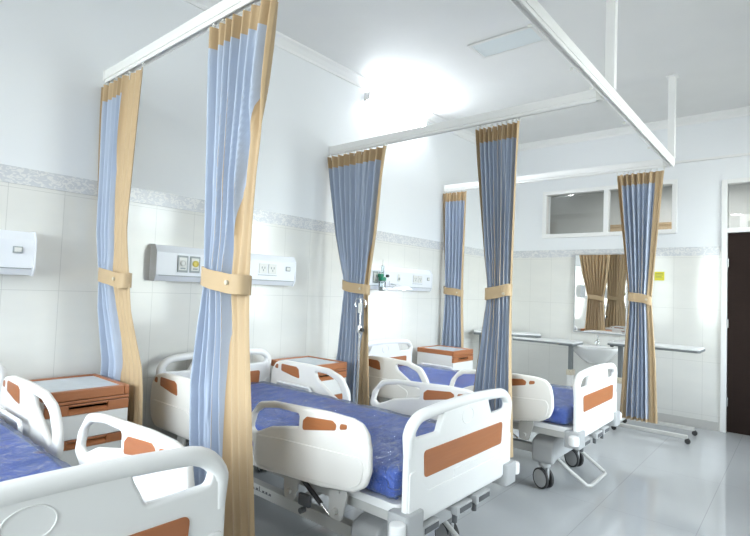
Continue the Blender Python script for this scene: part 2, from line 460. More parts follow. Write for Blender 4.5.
def foot_rail_mesh():
    out = fillet([(1.222, .68), (1.25, .775), (1.325, .857), (1.44, .878), (1.62, .886), (1.85, .897), (2.0, .894), (2.065, .88), (2.103, .84), (2.12, .775), (2.125, .68), (2.10, .61), (2.03, .568), (1.82, .538), (1.51, .52), (1.36, .505), (1.305, .52), (1.288, .64)],
                 [.04, .06, .06, .1, .2, .2, .08, .05, .05, .07, .08, .06, .06, .2, .2, .04, .04, .04], 6)
    hole = fillet([(1.268, .71), (1.298, .79), (1.36, .828), (1.49, .849), (1.652, .85), (1.652, .788), (1.43, .744), (1.38, .722), (1.34, .705), (1.30, .692)],
                  [.02, .05, .05, .2, .015, .015, .08, .04, .03, .02], 6)
    return MB().mesh(plate(out, (hole,), .034, .014), XZ)

def head_rail_mesh():
    out = fillet([(.115, .64), (.125, .78), (.175, .848), (.29, .872), (.56, .876), (.80, .868), (.945, .825), (1.022, .72), (1.03, .62), (.985, .585), (.90, .56), (.78, .50), (.20, .50), (.135, .55)],
                 [.08, .08, .07, .2, .4, .2, .12, .12, .05, .06, .05, .08, .08, .08], 8)
    hole = fillet([(.655, .828), (.79, .822), (.90, .784), (.958, .70), (.958, .655), (.92, .645), (.85, .678), (.68, .778)],
                  [.02, .1, .09, .08, .03, .03, .05, .05], 6)
    return MB().mesh(plate(out, (hole,), .034, .014), XZ)

def mirror_mb(mb):
    for v in mb.bm.verts: v.co.y = -v.co.y
    bmesh.ops.reverse_faces(mb.bm, faces=mb.bm.faces)
    return mb
def mv(mb, x=0, y=0, z=0):
    for v in mb.bm.verts: v.co += Vector((x, y, z))
    return mb

def castor(parent, x, y, ang=-24):
    R = T((x, y, 0)) @ Matrix.Rotation(math.radians(ang), 4, 'Z')
    c = MB().cyl((x, y, .155), (x, y, .20), .02, 16)
    c.box(-.03, .035, -.012, .012, .07, .165, .008, mtx=R)
    co = c.build('castor', M['grey'], parent)
    R2 = R @ T((-.02, 0, .078)) @ Matrix.Rotation(PI/2, 4, 'X')
    for s in (-1, 1):
        w = MB().lathe([(.055, -.010), (.072, -.012), (.078, -.008), (.078, .008), (.072, .012), (.055, .010)], 28, R2 @ T((0, 0, s*.026)))
        wo = w.build('wheel', M['rubber'], co)
        MB().lathe([(.066, -.004), (.066, .003), (.055, .0065), (.02, .008), (0, .008)], 28, R2 @ T((0, 0, s*.034)) @ Matrix.Rotation(0 if s > 0 else PI, 4, 'X')).build('wheel_cover', M['grey'], wo)

def make_bed():
    root = empty('hospital_bed')
    up = []                                             # parts that rise with the deck
    # headboard and footboard with brown inlay
    for nm, x in (('headboard', .03), ('footboard', 2.236)):
        b = mv(board_mesh(), x, .04).build(nm, M['white'], root); up.append(b)
        il = MB().mesh(plate(fillet([(-.375, .652), (.375, .652), (.385, .772), (-.385, .772)], .022, 5), (), .006, .002, 2), T((x+.0185, .04, 0)) @ YZ)
        il.build('inlay', M['brown'], b)
        MB().mesh(plate(fillet([(-.12, .545), (.12, .545), (.12, .632), (-.12, .632)], .01, 3), (), .004, .0015, 2), T((x+.018, .04, 0)) @ YZ).build('card_slot', M['white'], b)
    # side rails
    for s in (-1, 1):
        for nm, fn, big, small in (('foot_rail', foot_rail_mesh, [(1.685, .779), (1.912, .822), (1.919, .85), (1.89, .864), (1.715, .85), (1.688, .828)], [(1.936, .83), (1.982, .84), (1.986, .863), (1.942, .86)]),
                                   ('head_rail', head_rail_mesh, [(.255, .785), (.40, .758), (.485, .748), (.47, .822), (.44, .838), (.255, .842)], [(.17, .80), (.215, .795), (.215, .836), (.185, .83)])):
            mb = fn()
            if nm == 'foot_rail':
                pl = plate(fillet([(1.32, .53), (1.33, .685), (1.55, .705), (2.07, .735), (2.095, .70), (2.08, .62), (2.01, .582), (1.6, .545)], [.03, .03, .2, .03, .05, .06, .08, .4], 6), (), .01, .004, 2)
            else:
                pl = plate(fillet([(.15, .58), (.16, .68), (.6, .68), (.82, .60), (.78, .52), (.2, .52)], .04, 6), (), .01, .004, 2)
            mb.mesh(pl, T((0, .0175, 0)) @ XZ)
            if s < 0: mirror_mb(mb)
            mv(mb, -.025, s*.52)
            r = mb.build(nm, M['rail'], root); up.append(r)
            for poly in (big, small):
                il = MB().mesh(plate(fillet(poly, .014, 4), (), .039, .002, 2), T((-.025, s*.52, 0)) @ XZ); il.build('inlay', M['brown'], r)
            # folding arms under the rail
            x0 = 1.50 if nm == 'foot_rail' else .42
            for xx in (x0, x0+.33):
                arm = MB().prism(fillet([(xx, .40), (xx+.075, .40), (xx+.11, .53), (xx+.09, .58), (xx+.02, .58), (xx-.01, .50)], .02, 4), s*.488, s*.497, 'y')
                arm.cyl((xx+.04, s*.45, .44), (xx+.04, s*.515, .44), .016, 14).cyl((xx+.055, s*.45, .54), (xx+.055, s*.505, .54), .014, 14)
                a = arm.build('rail_arm', M['metal'], root); up.append(a)
            st = MB().cyl((x0+.06, s*.475, .54), (x0+.25, s*.475, .43), .012, 12).build('gas_strut', M['rubber'], root); up.append(st)
            MB().cyl((x0+.16, s*.475, .482), (x0+.31, s*.475, .395), .007, 10).build('rod', M['chrome'], st)
            lk = MB().box(x0+.12, x0+.20, s*.50-.012, s*.50+.012, .40, .46, .008).cyl((x0+.16, s*.50, .385), (x0+.16, s*.53, .385), .014, 12).build('rail_latch', M['darkgrey'], root); up.append(lk)
    # mattress deck
    d = MB().prism(fillet([(.07, -.45), (2.20, -.45), (2.20, .45), (.07, .45)], .05, 6), .505, .545, 'z', .006)
    d = d.build('deck', M['white'], root); up.append(d)
    fr = MB()
    for y in (-.415, .415): fr.box(.10, 2.19, y-.02, y+.02, .455, .505, .005)
    for x in (.12, .75, 1.45, 2.16): fr.box(x-.02, x+.02, -.40, .40, .455, .50, .005)
    f = fr.build('deck_frame', M['metal'], root); up.append(f)
    # backrest retainer rods beside the mattress
    for s in (-1, 1):
        rt = MB().tube([(.22, s*.462, .54), (.22, s*.462, .66), (.24, s*.462, .70), (.62, s*.462, .70), (.64, s*.462, .68), (.64, s*.462, .54)], .011, 10)
        rt = rt.build('mattress_retainer', M['white'], root); up.append(rt)
    # corner bumpers
    for xx, sx in ((2.236, 1),):
        for s in (-1, 1):
            bp = MB().prism(fillet([(xx-.07, s*.40+.04), (xx+sx*.045, s*.40+.04), (xx+sx*.045, s*.53+.04), (xx-.07, s*.53+.04)], .02, 4), .41, .53, 'z', .008)
            bo = bp.build('corner_bumper', M['grey'], root); up.append(bo)
            MB().lathe([(.022, -.035), (.034, -.03), (.037, -.02), (.037, .02), (.034, .03), (.022, .035)], 24, T((xx+sx*.012, s*.555+.04, .475))).build('bumper_roller', M['white'], bo)
    # crank handles folded under the footboard
    gb = MB().box(2.12, 2.215, -.36, .30, .435, .495, .01).build('crank_housing', M['white'], root); up.append(gb)
    for y in (-.32, -.02, .17):
        ck = MB().box(2.235, 2.275, y-.055, y+.095, .405, .45, .008).cyl((2.19, y-.04, .43), (2.24, y-.04, .43), .014, 14)
        ck = ck.build('crank_handle', M['grey'], root); up.append(ck)
        MB().box(2.273, 2.279, y-.03, y+.08, .415, .44, .002).cyl((2.255, y-.045, .372), (2.255, y-.045, .41), .013, 12).build('crank_grip', M['darkgrey'], ck)
    # base frame, end covers, castors, lift arms
    for s in (-1, 1):
        bb = MB().box(.30, 2.0, s*.35-.028, s*.35+.028, .262, .328, .006).build('base_beam', M['metal'], root)
        mk = MB().box(1.05, 1.25, s*.3785-.0006, s*.3785+.0006, .2935, .2955)
        for q, (w_, h_) in enumerate(((.018, .012), (.014, .01), (.02, .012), (.006, .026), (.018, .011), (.016, .012), (.018, .01))):
            mk.box(1.05+q*.03, 1.05+q*.03+w_, s*.3785-.0006, s*.3785+.0006, .295, .295+h_)
        mk.build('maker_mark', M['darkgrey'], bb)
    for x in (.26, 1.98):
        c = MB().mesh(plate(fillet([(-.42, .205), (-.31, .235), (.31, .235), (.42, .205), (.42, .375), (.33, .40), (-.33, .40), (-.42, .375)], [.03, .1, .1, .03, .05, .1, .1, .05], 6), (), .17, .018), T((x, 0, 0)) @ YZ)
        for s in (-1, 1): c.lathe([(.036, .175), (.044, .18), (.047, .22), (.047, .34), (.04, .37)], 24, T((x, s*.36, 0)))
        c.build('base_cover', M['grey'], root)
        for s in (-1, 1): castor(root, x, s*.345)
    for x in (.62, 1.52):
        for s in (-1, 1):
            MB().tube([(x-.12, s*.24, .30), (x+.14, s*.24, .47)], .022, 10).build('lift_arm', M['metal'], root)
        MB().cyl((x-.12, -.37, .30), (x-.12, .37, .30), .018, 14).cyl((x+.14, -.30, .47), (x+.14, .30, .47), .018, 14).build('lift_shaft', M['metal'], root)
    MB().cyl((.80, 0, .36), (1.35, 0, .42), .03, 16).build('actuator', M['grey'], root)
    # u-shaped foot pedal
    MB().tube([(1.99, -.22, .235), (2.14, -.22, .135), (2.25, -.215, .066), (2.27, -.18, .06), (2.27, .18, .06), (2.25, .215, .066), (2.14, .22, .135), (1.99, .22, .235)], .014, 10).build('foot_pedal', M['metal'], root)
    return root, up

UPNAMES = {'headboard', 'footboard', 'foot_rail', 'head_rail', 'rail_arm', 'gas_strut', 'rail_latch', 'deck', 'deck_frame', 'mattress_retainer', 'corner_bumper', 'crank_housing', 'crank_handle'}

def rbox(x0, x1, y0, y1, z0, z1, r, nx, ny, nz, disp):
    """rounded box as a dense grid, displaced by disp(p, n)"""
    bm = bmesh.new()
    def face(f, a, b):
        g = [[bm.verts.new(f(i/a, j/b)) for j in range(b+1)] for i in range(a+1)]
        for i in range(a):
            for j in range(b): bm.faces.new((g[i][j], g[i+1][j], g[i+1][j+1], g[i][j+1]))
    L = lambda a, b, t: a+(b-a)*t
    for z in (z0, z1): face(lambda u, v: (L(x0, x1, u), L(y0, y1, v), z), nx, ny)
    for y in (y0, y1): face(lambda u, v: (L(x0, x1, u), y, L(z0, z1, v)), nx, nz)
    for x in (x0, x1): face(lambda u, v: (x, L(y0, y1, u), L(z0, z1, v)), ny, nz)
    bmesh.ops.remove_doubles(bm, verts=bm.verts, dist=1e-5)
    bmesh.ops.recalc_face_normals(bm, faces=bm.faces)
    for v in bm.verts:
        p = v.co; q = Vector((min(max(p.x, x0+r), x1-r), min(max(p.y, y0+r), y1-r), min(max(p.z, z0+r), z1-r)))
        d = (p-q)
        if d.length > 1e-6:
            n = d.normalized(); v.co = q+n*r
        else: n = Vector((0, 0, 1))
        v.co += n*disp(v.co, n)
    return bm

def make_mattress(seed):
    root = empty('mattress')
    def d1(p, n):
        return .004*noise.noise(Vector((p.x*6+seed, p.y*9, p.z*6)))
    bm = rbox(.09, 2.165, -.435, .435, .549, .677, .035, 90, 44, 10, d1)
    mb = MB(); mb.bm.free(); mb.bm = bm; mb.build('core', M['mattress'], root, ang=70, wn=False)
    def d2(p, n):
        w = .006*noise.noise(Vector((p.x*9+seed*3+p.y*4, p.y*3.2-p.x*1.5, p.z*7)))
        w += .007*(1-2*abs(noise.noise(Vector((p.x*7+p.y*7+seed, p.y*5-p.x*3, p.z*9+2)))))
        if p.x > 1.5: w += .013*min(1, (p.x-1.5)/.5)*(1-2*abs(noise.noise(Vector((p.x*10+seed, p.y*9+p.z*12, p.z*8-p.y*4)))))
        return w if n.z > -.5 else 0
    bm = rbox(.080, 2.178, -.443, .443, .5475, .688, .04, 170, 80, 12, d2)
    mb = MB(); mb.bm.free(); mb.bm = bm; mb.build('plastic_wrap', M['film'], root, ang=100, wn=False)
    return root

bed, _ = make_bed()
B1, B2, B3 = (.115, .345, .075), (.105, 2.255, 0.), (.15, 4.265, -.02)
BED_LABELS = ['white hospital bed nearest the camera, cut off by the left edge of the photo',
              'white hospital bed in the middle, its whole footboard facing the open floor between two curtains',
              'white hospital bed at the back, closest to the sink and mirror']
MAT_LABELS = ['blue mattress in plastic wrap on the nearest bed at the left edge',
              'blue mattress in shiny crumpled plastic wrap on the middle bed',
              'blue mattress in plastic wrap on the back bed by the sink']
for i, (x, y, dz) in enumerate((B1, B2, B3)):
    o = bed if i == 0 else copy_tree(bed)
    o.location = (x, y, 0)
    tag(o, BED_LABELS[i], 'bed', 'hospital beds along the left wall')
BEDS = [o for o in COL.objects if o.name.startswith('hospital_bed')]
for o, (x, y, dz) in zip(BEDS, (B1, B2, B3)):
    for ch in o.children:
        if ch.name.split('.')[0] in UPNAMES: ch.location.z = dz
# the rearmost bed has its far side rails folded down
for ch in BEDS[2].children:
    if ch.name.split('.')[0] in ('foot_rail', 'head_rail') and sum(v[1] for v in ch.bound_box) > 0: ch.location.z -= .32
mt = make_mattress(1.7)
for i, (x, y, dz) in enumerate((B1, B2, B3)):
    o = mt if i == 0 else copy_tree(mt)
    o.location = (x, y, dz)
    tag(o, MAT_LABELS[i], 'mattress', 'mattresses on the hospital beds')

# ------------------------------------------------------------------ bedside cabinets
def make_cabinet():
    """front faces +x, origin at the back-left floor corner; 0.50 deep, 0.45 wide, 0.84 tall"""
    D, W, Hh = .50, .45, .845
    root = empty('bedside_cabinet')
    MB().box(0, D-.02, .004, W-.004, .07, .80, .006).build('body', M['cab'], root)
    rim = MB().box(0, D, 0, .03, .79, Hh, .006).box(0, D, W-.03, W, .79, Hh, .006).box(0, .03, .03, W-.03, .79, Hh, .006).box(D-.035, D, .03, W-.03, .79, Hh, .006)
    rim.build('top_rim', M['brown'], root)
    MB().box(.028, D-.033, .028, W-.028, .81, Hh-.008, .003).build('tabletop', M['top'], root)
    MB().box(D-.022, D+.002, .002, W-.002, .772, .788, .003).build('pull_out_tray', M['brown'], root)
    def front(z0, z1, band, nm):
        f = MB().box(D-.022, D, .002, W-.002, z0, z1-band-.001, .005).build(nm, M['cab'], root)
        # brown handle band with a recessed grip in the middle
        x1 = D+.002; b0, b1 = z1-band, z1
        m = MB().box(D-.022, x1, .002, .12, b0, b1, .004).box(D-.022, x1, W-.12, W-.002, b0, b1, .004)
        m.box(D-.022, x1, .12, W-.12, b1-.012, b1, .003).prism([(D-.022, b0), (x1, b0), (x1, b0+.012), (D-.016, b0+.03), (D-.022, b0+.03)], .12, W-.12, 'y')
        h = m.build('handle_band', M['brown'], f)
        MB().box(D-.026, D-.02, .12, W-.12, b0, b1).build('grip_recess', M['brown_dark'], h)
    front(.575, .768, .058, 'drawer')
    front(.085, .572, .05, 'door')
    for x in (.05, D-.07):
        for y in (.05, W-.05):
            MB().lathe([(.018, 0), (.024, .004), (.024, .045), (.016, .05), (.016, .075)], 16, T((x, y, 0))).build('foot', M['rubber'], root)
    return root
cab = make_cabinet()
CL = ['white and brown bedside cabinet left of the front curtain, behind the nearest bed',
      'white and brown bedside cabinet beyond the middle bed, beside the wide-topped curtain',
      'white and brown bedside cabinet in the back corner by the rearmost bed']
for i, (x, y, s) in enumerate(((.03, .975, 1.01), (.085, 2.84, .995), (.145, 4.97, .975))):
    o = cab if i == 0 else copy_tree(cab)
    o.location = (x, y, 0); o.scale = (1, 1, s)
    tag(o, CL[i], 'cabinet', 'bedside cabinets along the left wall')

# ------------------------------------------------------------------ curtains
def lerp(pts, z):
    pts = sorted(pts)
    if z <= pts[0][0]: return pts[0][1]
    for (a, va), (b, vb) in zip(pts, pts[1:]):
        if z <= b:
            t = (z-a)/(b-a); return va+(vb-va)*t
    return pts[-1][1]
def sm(t): t = min(max(t, 0), 1); return t*t*(3-2*t)

def make_curtain(y0, left, right, lb, rb, label, pleats=9, seed=0, amp=.036, z1=2.79, z0=.30, tie=(1.455, 1.545), yoff=(), tie_tab=1):
    """left/right: [(z, x)] silhouette; lb/rb: [(z, fraction)] beige edge bands; front faces -y"""
    rnd = random.Random(seed)
    NL, ND, NR = 12, pleats*14, 22
    NU, NZ = NL+ND+NR, 72
    def uat(i, z):
        a, b = lerp(lb, z), 1-lerp(rb, z)
        if i <= NL: return a*i/NL
        if i <= NL+ND: return a+(b-a)*(i-NL)/ND
        return b+(1-b)*(i-NL-ND)/NR
    root = empty('curtain', (0, 0, 0))
    ph = [rnd.uniform(-.5, .5) for _ in range(40)]
    am = [rnd.uniform(.65, 1.15) for _ in range(40)]
    zt = sum(tie)/2
    zs = [z0+(z1-z0)*k/NZ for k in range(NZ+1)]
    zs = sorted(set([z for z in zs if abs(z-(z1-.115)) > .012]+[z1-.115, z1-.1151, z0+.028]))
    yo = list(yoff) or [(0, 0), (3, 0)]
    def pt(u, z):
        xl, xr = lerp(left, z), lerp(right, z)
        near = math.exp(-((z-zt)/.16)**2)
        a = lerp([(z0, 1.15), (zt-.5, 1.1), (zt, .9), (zt+.5, 1.05), (z1-.2, 1.), (z1, .85)], z)*amp
        wl, wr = lerp(lb, z), lerp(rb, z)
        edge = 1.
        edge *= 1-sm((wr-.05)/.15)*(1-sm((1-wr*.9-u)/.06))
        edge *= 1-sm((wl-.05)/.10)*(1-sm((u-wl*.9)/.06))
        edge = .22+.78*edge
        f = u*pleats; k = int(min(f, pleats-1e-6)); t = f-k
        kk = am[k]*(1-t)+am[k+1]*t; pp = ph[k]*(1-t)+ph[k+1]*t
        w = math.sin(2*PI*f+pp+.5*math.sin(z*1.7+k))
        y = a*kk*edge*w+.006*edge*math.sin(2*PI*f*1.7+z*2.2+seed)*(.3+abs(z1-z)/2)
        x = xl+(xr-xl)*u+.045*(xr-xl)/pleats*edge*math.sin(4*PI*f+2*pp)*math.sin(PI*u)
        # squeeze into a rounded bundle where the tie holds it
        y += near*.03*(1-abs(2*u-1)**2)*-1+near*.012
        x += .004*noise.noise(Vector((u*5+seed, z*2.2, 3)))*math.sin(PI*u)
        return Vector((x, y0+y+lerp(yo, z), z))
    grid = [[pt(uat(i, z), z) for i in range(NU+1)] for z in zs]
    zones = {'drape': [], 'header_band': [], 'left': [], 'right': [], 'hem': []}
    for j in range(len(zs)-1):
        zm = (zs[j]+zs[j+1])/2
        for i in range(NU):
            if zm > z1-.115: k = 'header_band'
            elif zm < z0+.028: k = 'hem'
            elif i < NL: k = 'left'
            elif i >= NL+ND: k = 'right'
            else: k = 'drape'
            zones[k].append((i, j))
    def sheet(cells, dy, name, m, thick=0.):
        bm = bmesh.new(); vm = {}
        def V(i, j):
            if (i, j) not in vm:
                p = grid[j][i]
                # local normal in plan, to offset along
                a = grid[j][max(i-1, 0)]; b = grid[j][min(i+1, NU)]
                n = Vector((-(b.y-a.y), b.x-a.x, 0))
                if n.length < 1e-6: n = Vector((0, 1, 0))
                n.normalize()
                vm[(i, j)] = bm.verts.new(p+n*dy)
            return vm[(i, j)]
        for (i, j) in cells:
            bm.faces.new((V(i, j), V(i+1, j), V(i+1, j+1), V(i, j+1)))
        mb = MB(); mb.bm.free(); mb.bm = bm
        if not bm.faces:
            bm.free(); return None
        o = mb.build(name, m, root, ang=80, wn=False)
        return o
    sheet(zones['drape'], 0, 'drape', M['blue'])
    sheet(zones['header_band'], 0, 'header_band', M['beige'])
    if zones['left']: sheet(zones['left'], 0, 'side_band', M['beige'])
    if zones['right']: sheet(zones['right'], 0, 'side_band', M['beige'])
    sheet(zones['hem'], 0, 'hem', M['beige'])
    allc = [(i, j) for j in range(len(zs)-1) for i in range(NU)]
    sheet(allc, .0035, 'lining', M['beige'])
    # tieback: an oval strap around the bundle
    bm = bmesh.new(); n = 48; rings = []
    js = min(range(len(zs)), key=lambda q: abs(zs[q]-zt))
    px = [p.x for p in grid[js]]; py = [p.y for p in grid[js]]
    cx, rx = (min(px)+max(px))/2, (max(px)-min(px))/2+.005
    cy, ry = (min(py)+max(py))/2, (max(py)-min(py))/2+.010
    for kz in range(5):
        z = tie[0]+(tie[1]-tie[0])*kz/4
        ring = []
        for q in range(n):
            t = 2*PI*q/n; c, s = math.cos(t), math.sin(t)
            e = .72
            ring.append(bm.verts.new((cx+rx*abs(c)**e*(1 if c > 0 else -1), cy+ry*abs(s)**e*(1 if s > 0 else -1), z-.022*tie_tab*c+.004*math.sin(3*t+seed))))
        rings.append(ring)
    for a, b in zip(rings, rings[1:]):
        for q in range(n): bm.faces.new((a[q], a[(q+1) % n], b[(q+1) % n], b[q]))
    bmesh.ops.recalc_face_normals(bm, faces=bm.faces)
    bmesh.ops.solidify(bm, geom=bm.faces[:], thickness=.004)
    mb = MB(); mb.bm.free(); mb.bm = bm
    tb = mb.build('tieback', M['beige'], root, ang=60)
    MB().cyl((cx+rx*.62, cy-ry*.92, zt-.01), (cx+rx*.62, cy-ry*1.06, zt-.01), .011, 14).build('snap_button', M['cream'], tb)
    # gliders hanging the heading from the track
    hk = None
    for q in range(pleats+1):
        p = grid[-1][int(q*NU/pleats)]
        loc = (p.x, p.y, z1)
        if hk is None:
            hk = MB().tube([(0, 0, -.03), (0, 0, .012)], .003, 8).box(-.006, .006, -.009, .009, .012, .024, .002).build('glider', M['socket'], root); h = hk
        else:
            h = hk.copy(); COL.objects.link(h)
        h.location = (loc[0], y0+(p.y-y0)*.3, loc[2])
    return tag(root, label, 'curtain', 'blue and beige bed curtains')

make_curtain(1.38, [(.3, .02), (.85, .03), (1.5, .09), (2.79, .005)], [(.3, .60), (.8, .58), (1.5, .455), (1.9, .48), (2.79, .565)],
             [(0, .07), (3, .04)], [(.3, .52), (1.5, .48), (2.79, .40)],
             'blue and beige tied curtain hanging at the wall behind the nearest bed, leftmost of all', 8, 1, yoff=[(.3, .11), (.95, .10), (1.3, .04), (1.8, 0)])
make_curtain(1.39, [(.3, 1.37), (1.0, 1.325), (1.5, 1.385), (2.79, 1.285)], [(.3, 1.86), (1.5, 1.71), (2.0, 1.745), (2.79, 1.845)],
             [(0, .03), (3, .05)], [(.3, .40), (1.2, .38), (1.55, .34), (2.05, .22), (2.4, .09), (2.79, .05)],
             'tall blue and beige tied curtain in the foreground, between nearest and middle bed', 8, 2, amp=.04)
make_curtain(3.51, [(.3, .16), (.9, .26), (1.5, .30), (2.0, .17), (2.79, .02)], [(.3, .68), (.9, .64), (1.5, .605), (2.0, .68), (2.79, .765)],
             [(0, 0), (3, 0)], [(.3, .30), (1.0, .24), (1.5, .13), (2.2, .07), (2.79, .04)],
             'blue curtain at the wall behind the middle bed, flaring wide towards its top', 9, 3)
make_curtain(3.55, [(.3, 1.66), (.8, 1.70), (1.5, 1.785), (2.79, 1.655)], [(.3, 2.03), (1.5, 1.985), (2.79, 2.02)],
             [(0, .03), (2.0, .05), (3, .07)], [(.3, .04), (1.5, .06), (2.79, .06)],
             'blue curtain with beige edges hanging above the foot of the middle bed', 9, 4, tie_tab=-1)
make_curtain(5.64, [(.3, .03), (.9, .05), (1.5, .075), (2.79, .02)], [(.3, .40), (.9, .385), (1.5, .345), (2.79, .37)],
             [(0, .05), (3, .03)], [(.3, .05), (3, .05)],
             'narrow blue curtain in the far corner behind the rearmost bedside cabinet', 6, 5, amp=.042)
make_curtain(5.69, [(.27, 2.205), (.9, 2.235), (1.5, 2.275), (2.79, 2.145)], [(.27, 2.555), (.9, 2.53), (1.5, 2.485), (2.79, 2.585)],
             [(.27, .17), (1.5, .09), (2.79, .09)], [(.27, .24), (1.4, .24), (1.8, .20), (2.79, .17)],
             'blue curtain with wide beige edges in front of the mirror and the high window', 8, 6, z0=.27)

# ------------------------------------------------------------------ curtain rails
def rail_profile(mb, p0, p1, axis):
    if axis == 'x':
        y = p0[1]; mb.box(p0[0], p1[0], y-.026, y+.026, 2.845, 2.905, .004)
        mb.box(p0[0], p1[0], y-.019, y-.012, 2.822, 2.845).box(p0[0], p1[0], y+.012, y+.019, 2.822, 2.845)
    else:
        x = p0[0]; mb.box(x-.026, x+.026, p0[1], p1[1], 2.845, 2.905, .004)
        mb.box(x-.019, x-.012, p0[1], p1[1], 2.822, 2.845).box(x+.012, x+.019, p0[1], p1[1], 2.822, 2.845)
RX = 2.645
for y, lab in ((1.392, 'white ceiling curtain rail carrying the two front curtains, at top left'),
               (3.545, 'white curtain rail carrying the two middle curtains, from wall to the post'),
               (5.685, 'white curtain rail carrying the two rearmost curtains in front of the high window')):
    r = empty('curtain_rail', (0, y, 2.82))
    mb = MB(); rail_profile(mb, (.0105, y), (RX-.03, y), 'x'); mv(mb, 0, -y, -2.82)
    mb.build('beam', M['paint'], r)
    MB().box(.0005, .011, -.03, .03, .015, .09, .003).build('wall_bracket', M['paint'], r)
    MB().box(RX-.07, RX-.033, -.030, .030, .002, .083, .003).build('end_bracket', M['socket'], r)
    tag(r, lab, 'curtain rail', 'rails running out from the left wall')
r = empty('curtain_rail', (RX, 2.0, 2.82))
mb = MB(); rail_profile(mb, (RX, YB+.3), (RX, 5.73), 'y'); mv(mb, -RX, -2.0, -2.82)
mb.build('beam', M['paint'], r)
for y in (-1.5, .9-.48, 3.60, 5.70):
    h = MB().box(-.031, .031, y-2.0-.031, y-2.0+.031, .085, ZC-2.82-.001, .004).box(-.05, .05, y-2.05, y-1.95, ZC-2.82-.012, ZC-2.82-.001, .002)
    h.build('hanger_post', M['paint'], r)
for y in (.6, 1.1, 2.35, 2.95, 3.3, 4.1, 4.9):
    MB().box(-.045, -.026, y-2.0-.006, y-2.0+.006, -.005, .012, .002).build('glider', M['socket'], r)
tag(r, 'long white curtain rail running away from the camera, hung from the ceiling by posts', 'curtain rail')

# ------------------------------------------------------------------ bed head service panels
def make_panel(label):
    L = 1.29
    root = empty('service_panel')
    prof = [(0, 1.497), (.072, 1.49), (.098, 1.535), (.10, 1.70), (.066, 1.752), (0, 1.757)]
    MB().prism(prof, -L, 0, 'y', .004).build('housing', M['panel'], root)
    for y0, y1 in ((-L-.012, -L), (0, .012)):
        MB().prism([(a*1.03+.0005, 1.625+(z-1.625)*1.03) for a, z in prof], y0, y1, 'y', .003).build('end_cap', M['panel'], root)
    MB().box(.0985, .1015, -L+.01, -.01, 1.528, 1.533).build('seam', M['outlet'], root)
    def fr(y, z, w, h, m, nm, x=.1):
        return MB().box(x, x+.008, y-w/2, y+w/2, z-h/2, z+h/2, .003).build(nm, m, root)
    for y, c in ((-1.10, M['socket']), (-1.0, M['gold'])):
        o = fr(y, 1.622, .083, .125, M['outlet'], 'gas_outlet')
        MB().box(.1075, .11, y-.031, y+.031, 1.575, 1.67, .001).build('outlet_plate', M['socket'], o)
        MB().lathe([(.024, 0), (.024, .01), (.016, .014), (.016, .006), (.0, .006)], 20, T((.11, y, 1.628)) @ Matrix.Rotation(PI/2, 4, 'Y')).build('outlet_valve', c, o)
        MB().box(.1095, .111, y-.02, y+.02, 1.583, 1.594).build('outlet_mark', M['outlet'], o)
    o = fr(-.68, 1.632, .045, .085, M['socket'], 'switch_plate')
    MB().box(.1075, .113, -.692, -.668, 1.605, 1.635, .002).build('rocker', M['outlet'], o)
    for y in (-.36, -.26):
        o = fr(y, 1.632, .085, .085, M['socket'], 'power_socket')
        m = MB()
        for dy, dz in ((-.014, .006), (.014, .006), (0, -.016)): m.box(.1075, .1095, y+dy-.004, y+dy+.004, 1.632+dz-.009, 1.632+dz+.009)
        m.build('socket_slots', M['outlet'], o)
    MB().box(.1, .104, -.41, -.21, 1.572, 1.576).build('label_strip', M['outlet'], root)
    o = fr(-.085, 1.64, .05, .04, M['outlet'], 'indicator')
    MB().box(.1075, .1095, -.103, -.067, 1.627, 1.653).build('indicator_window', M['socket'], o)
    return tag(root, label, 'service panel', 'bed head service panels on the left wall')
PL = ['white bed head service panel at the left edge, above the nearest bed',
      'white bed head service panel partly hidden by the front curtain, above the middle bed',
      'white bed head service panel with the lit lamp, above the rearmost bed']
p0 = make_panel(PL[0])
for i, y in enumerate((1.0, 3.06, 5.30)):
    o = p0 if i == 0 else copy_tree(p0)
    o.location = (.0005, y, 0)
    tag(o, PL[i])

# oxygen flowmeter plugged into the rear panel
fm = empty('oxygen_flowmeter', (.1435, 4.235, 1.60))
MB().cyl((-.018, 0, .03), (.02, 0, .03), .012, 14).lathe([(.03, -.018), (.042, -.012), (.042, .02), (.03, .028)], 24, T((.03, 0, 0))).box(.005, .05, -.05, .0, .02, .06, .006).build('valve_body', M['green'], fm)
MB().lathe([(.013, .03), (.015, .035), (.015, .15), (.008, .155)], 18, T((.03, .0, 0))).build('flow_tube', M['clear'], fm)
MB().cyl((.05, .05, .04), (.05, .075, .04), .016, 14).build('control_knob', M['rubber'], fm)
MB().lathe([(.0, -.125), (.03, -.123), (.038, -.115), (.038, -.03), (.03, -.018)], 24, T((.03, 0, 0))).build('humidifier_bottle', M['clear'], fm)
MB().lathe([(.0, -.118), (.033, -.116), (.033, -.08), (0, -.08)], 20, T((.03, 0, 0))).build('water', M['ceramic'], fm)
MB().cyl((.03, 0, .15), (.03, 0, .215), .003, 8).build('stem', M['steel'], fm)
tag(fm, 'green and clear oxygen flowmeter with bottle plugged into the rearmost service panel', 'flowmeter')

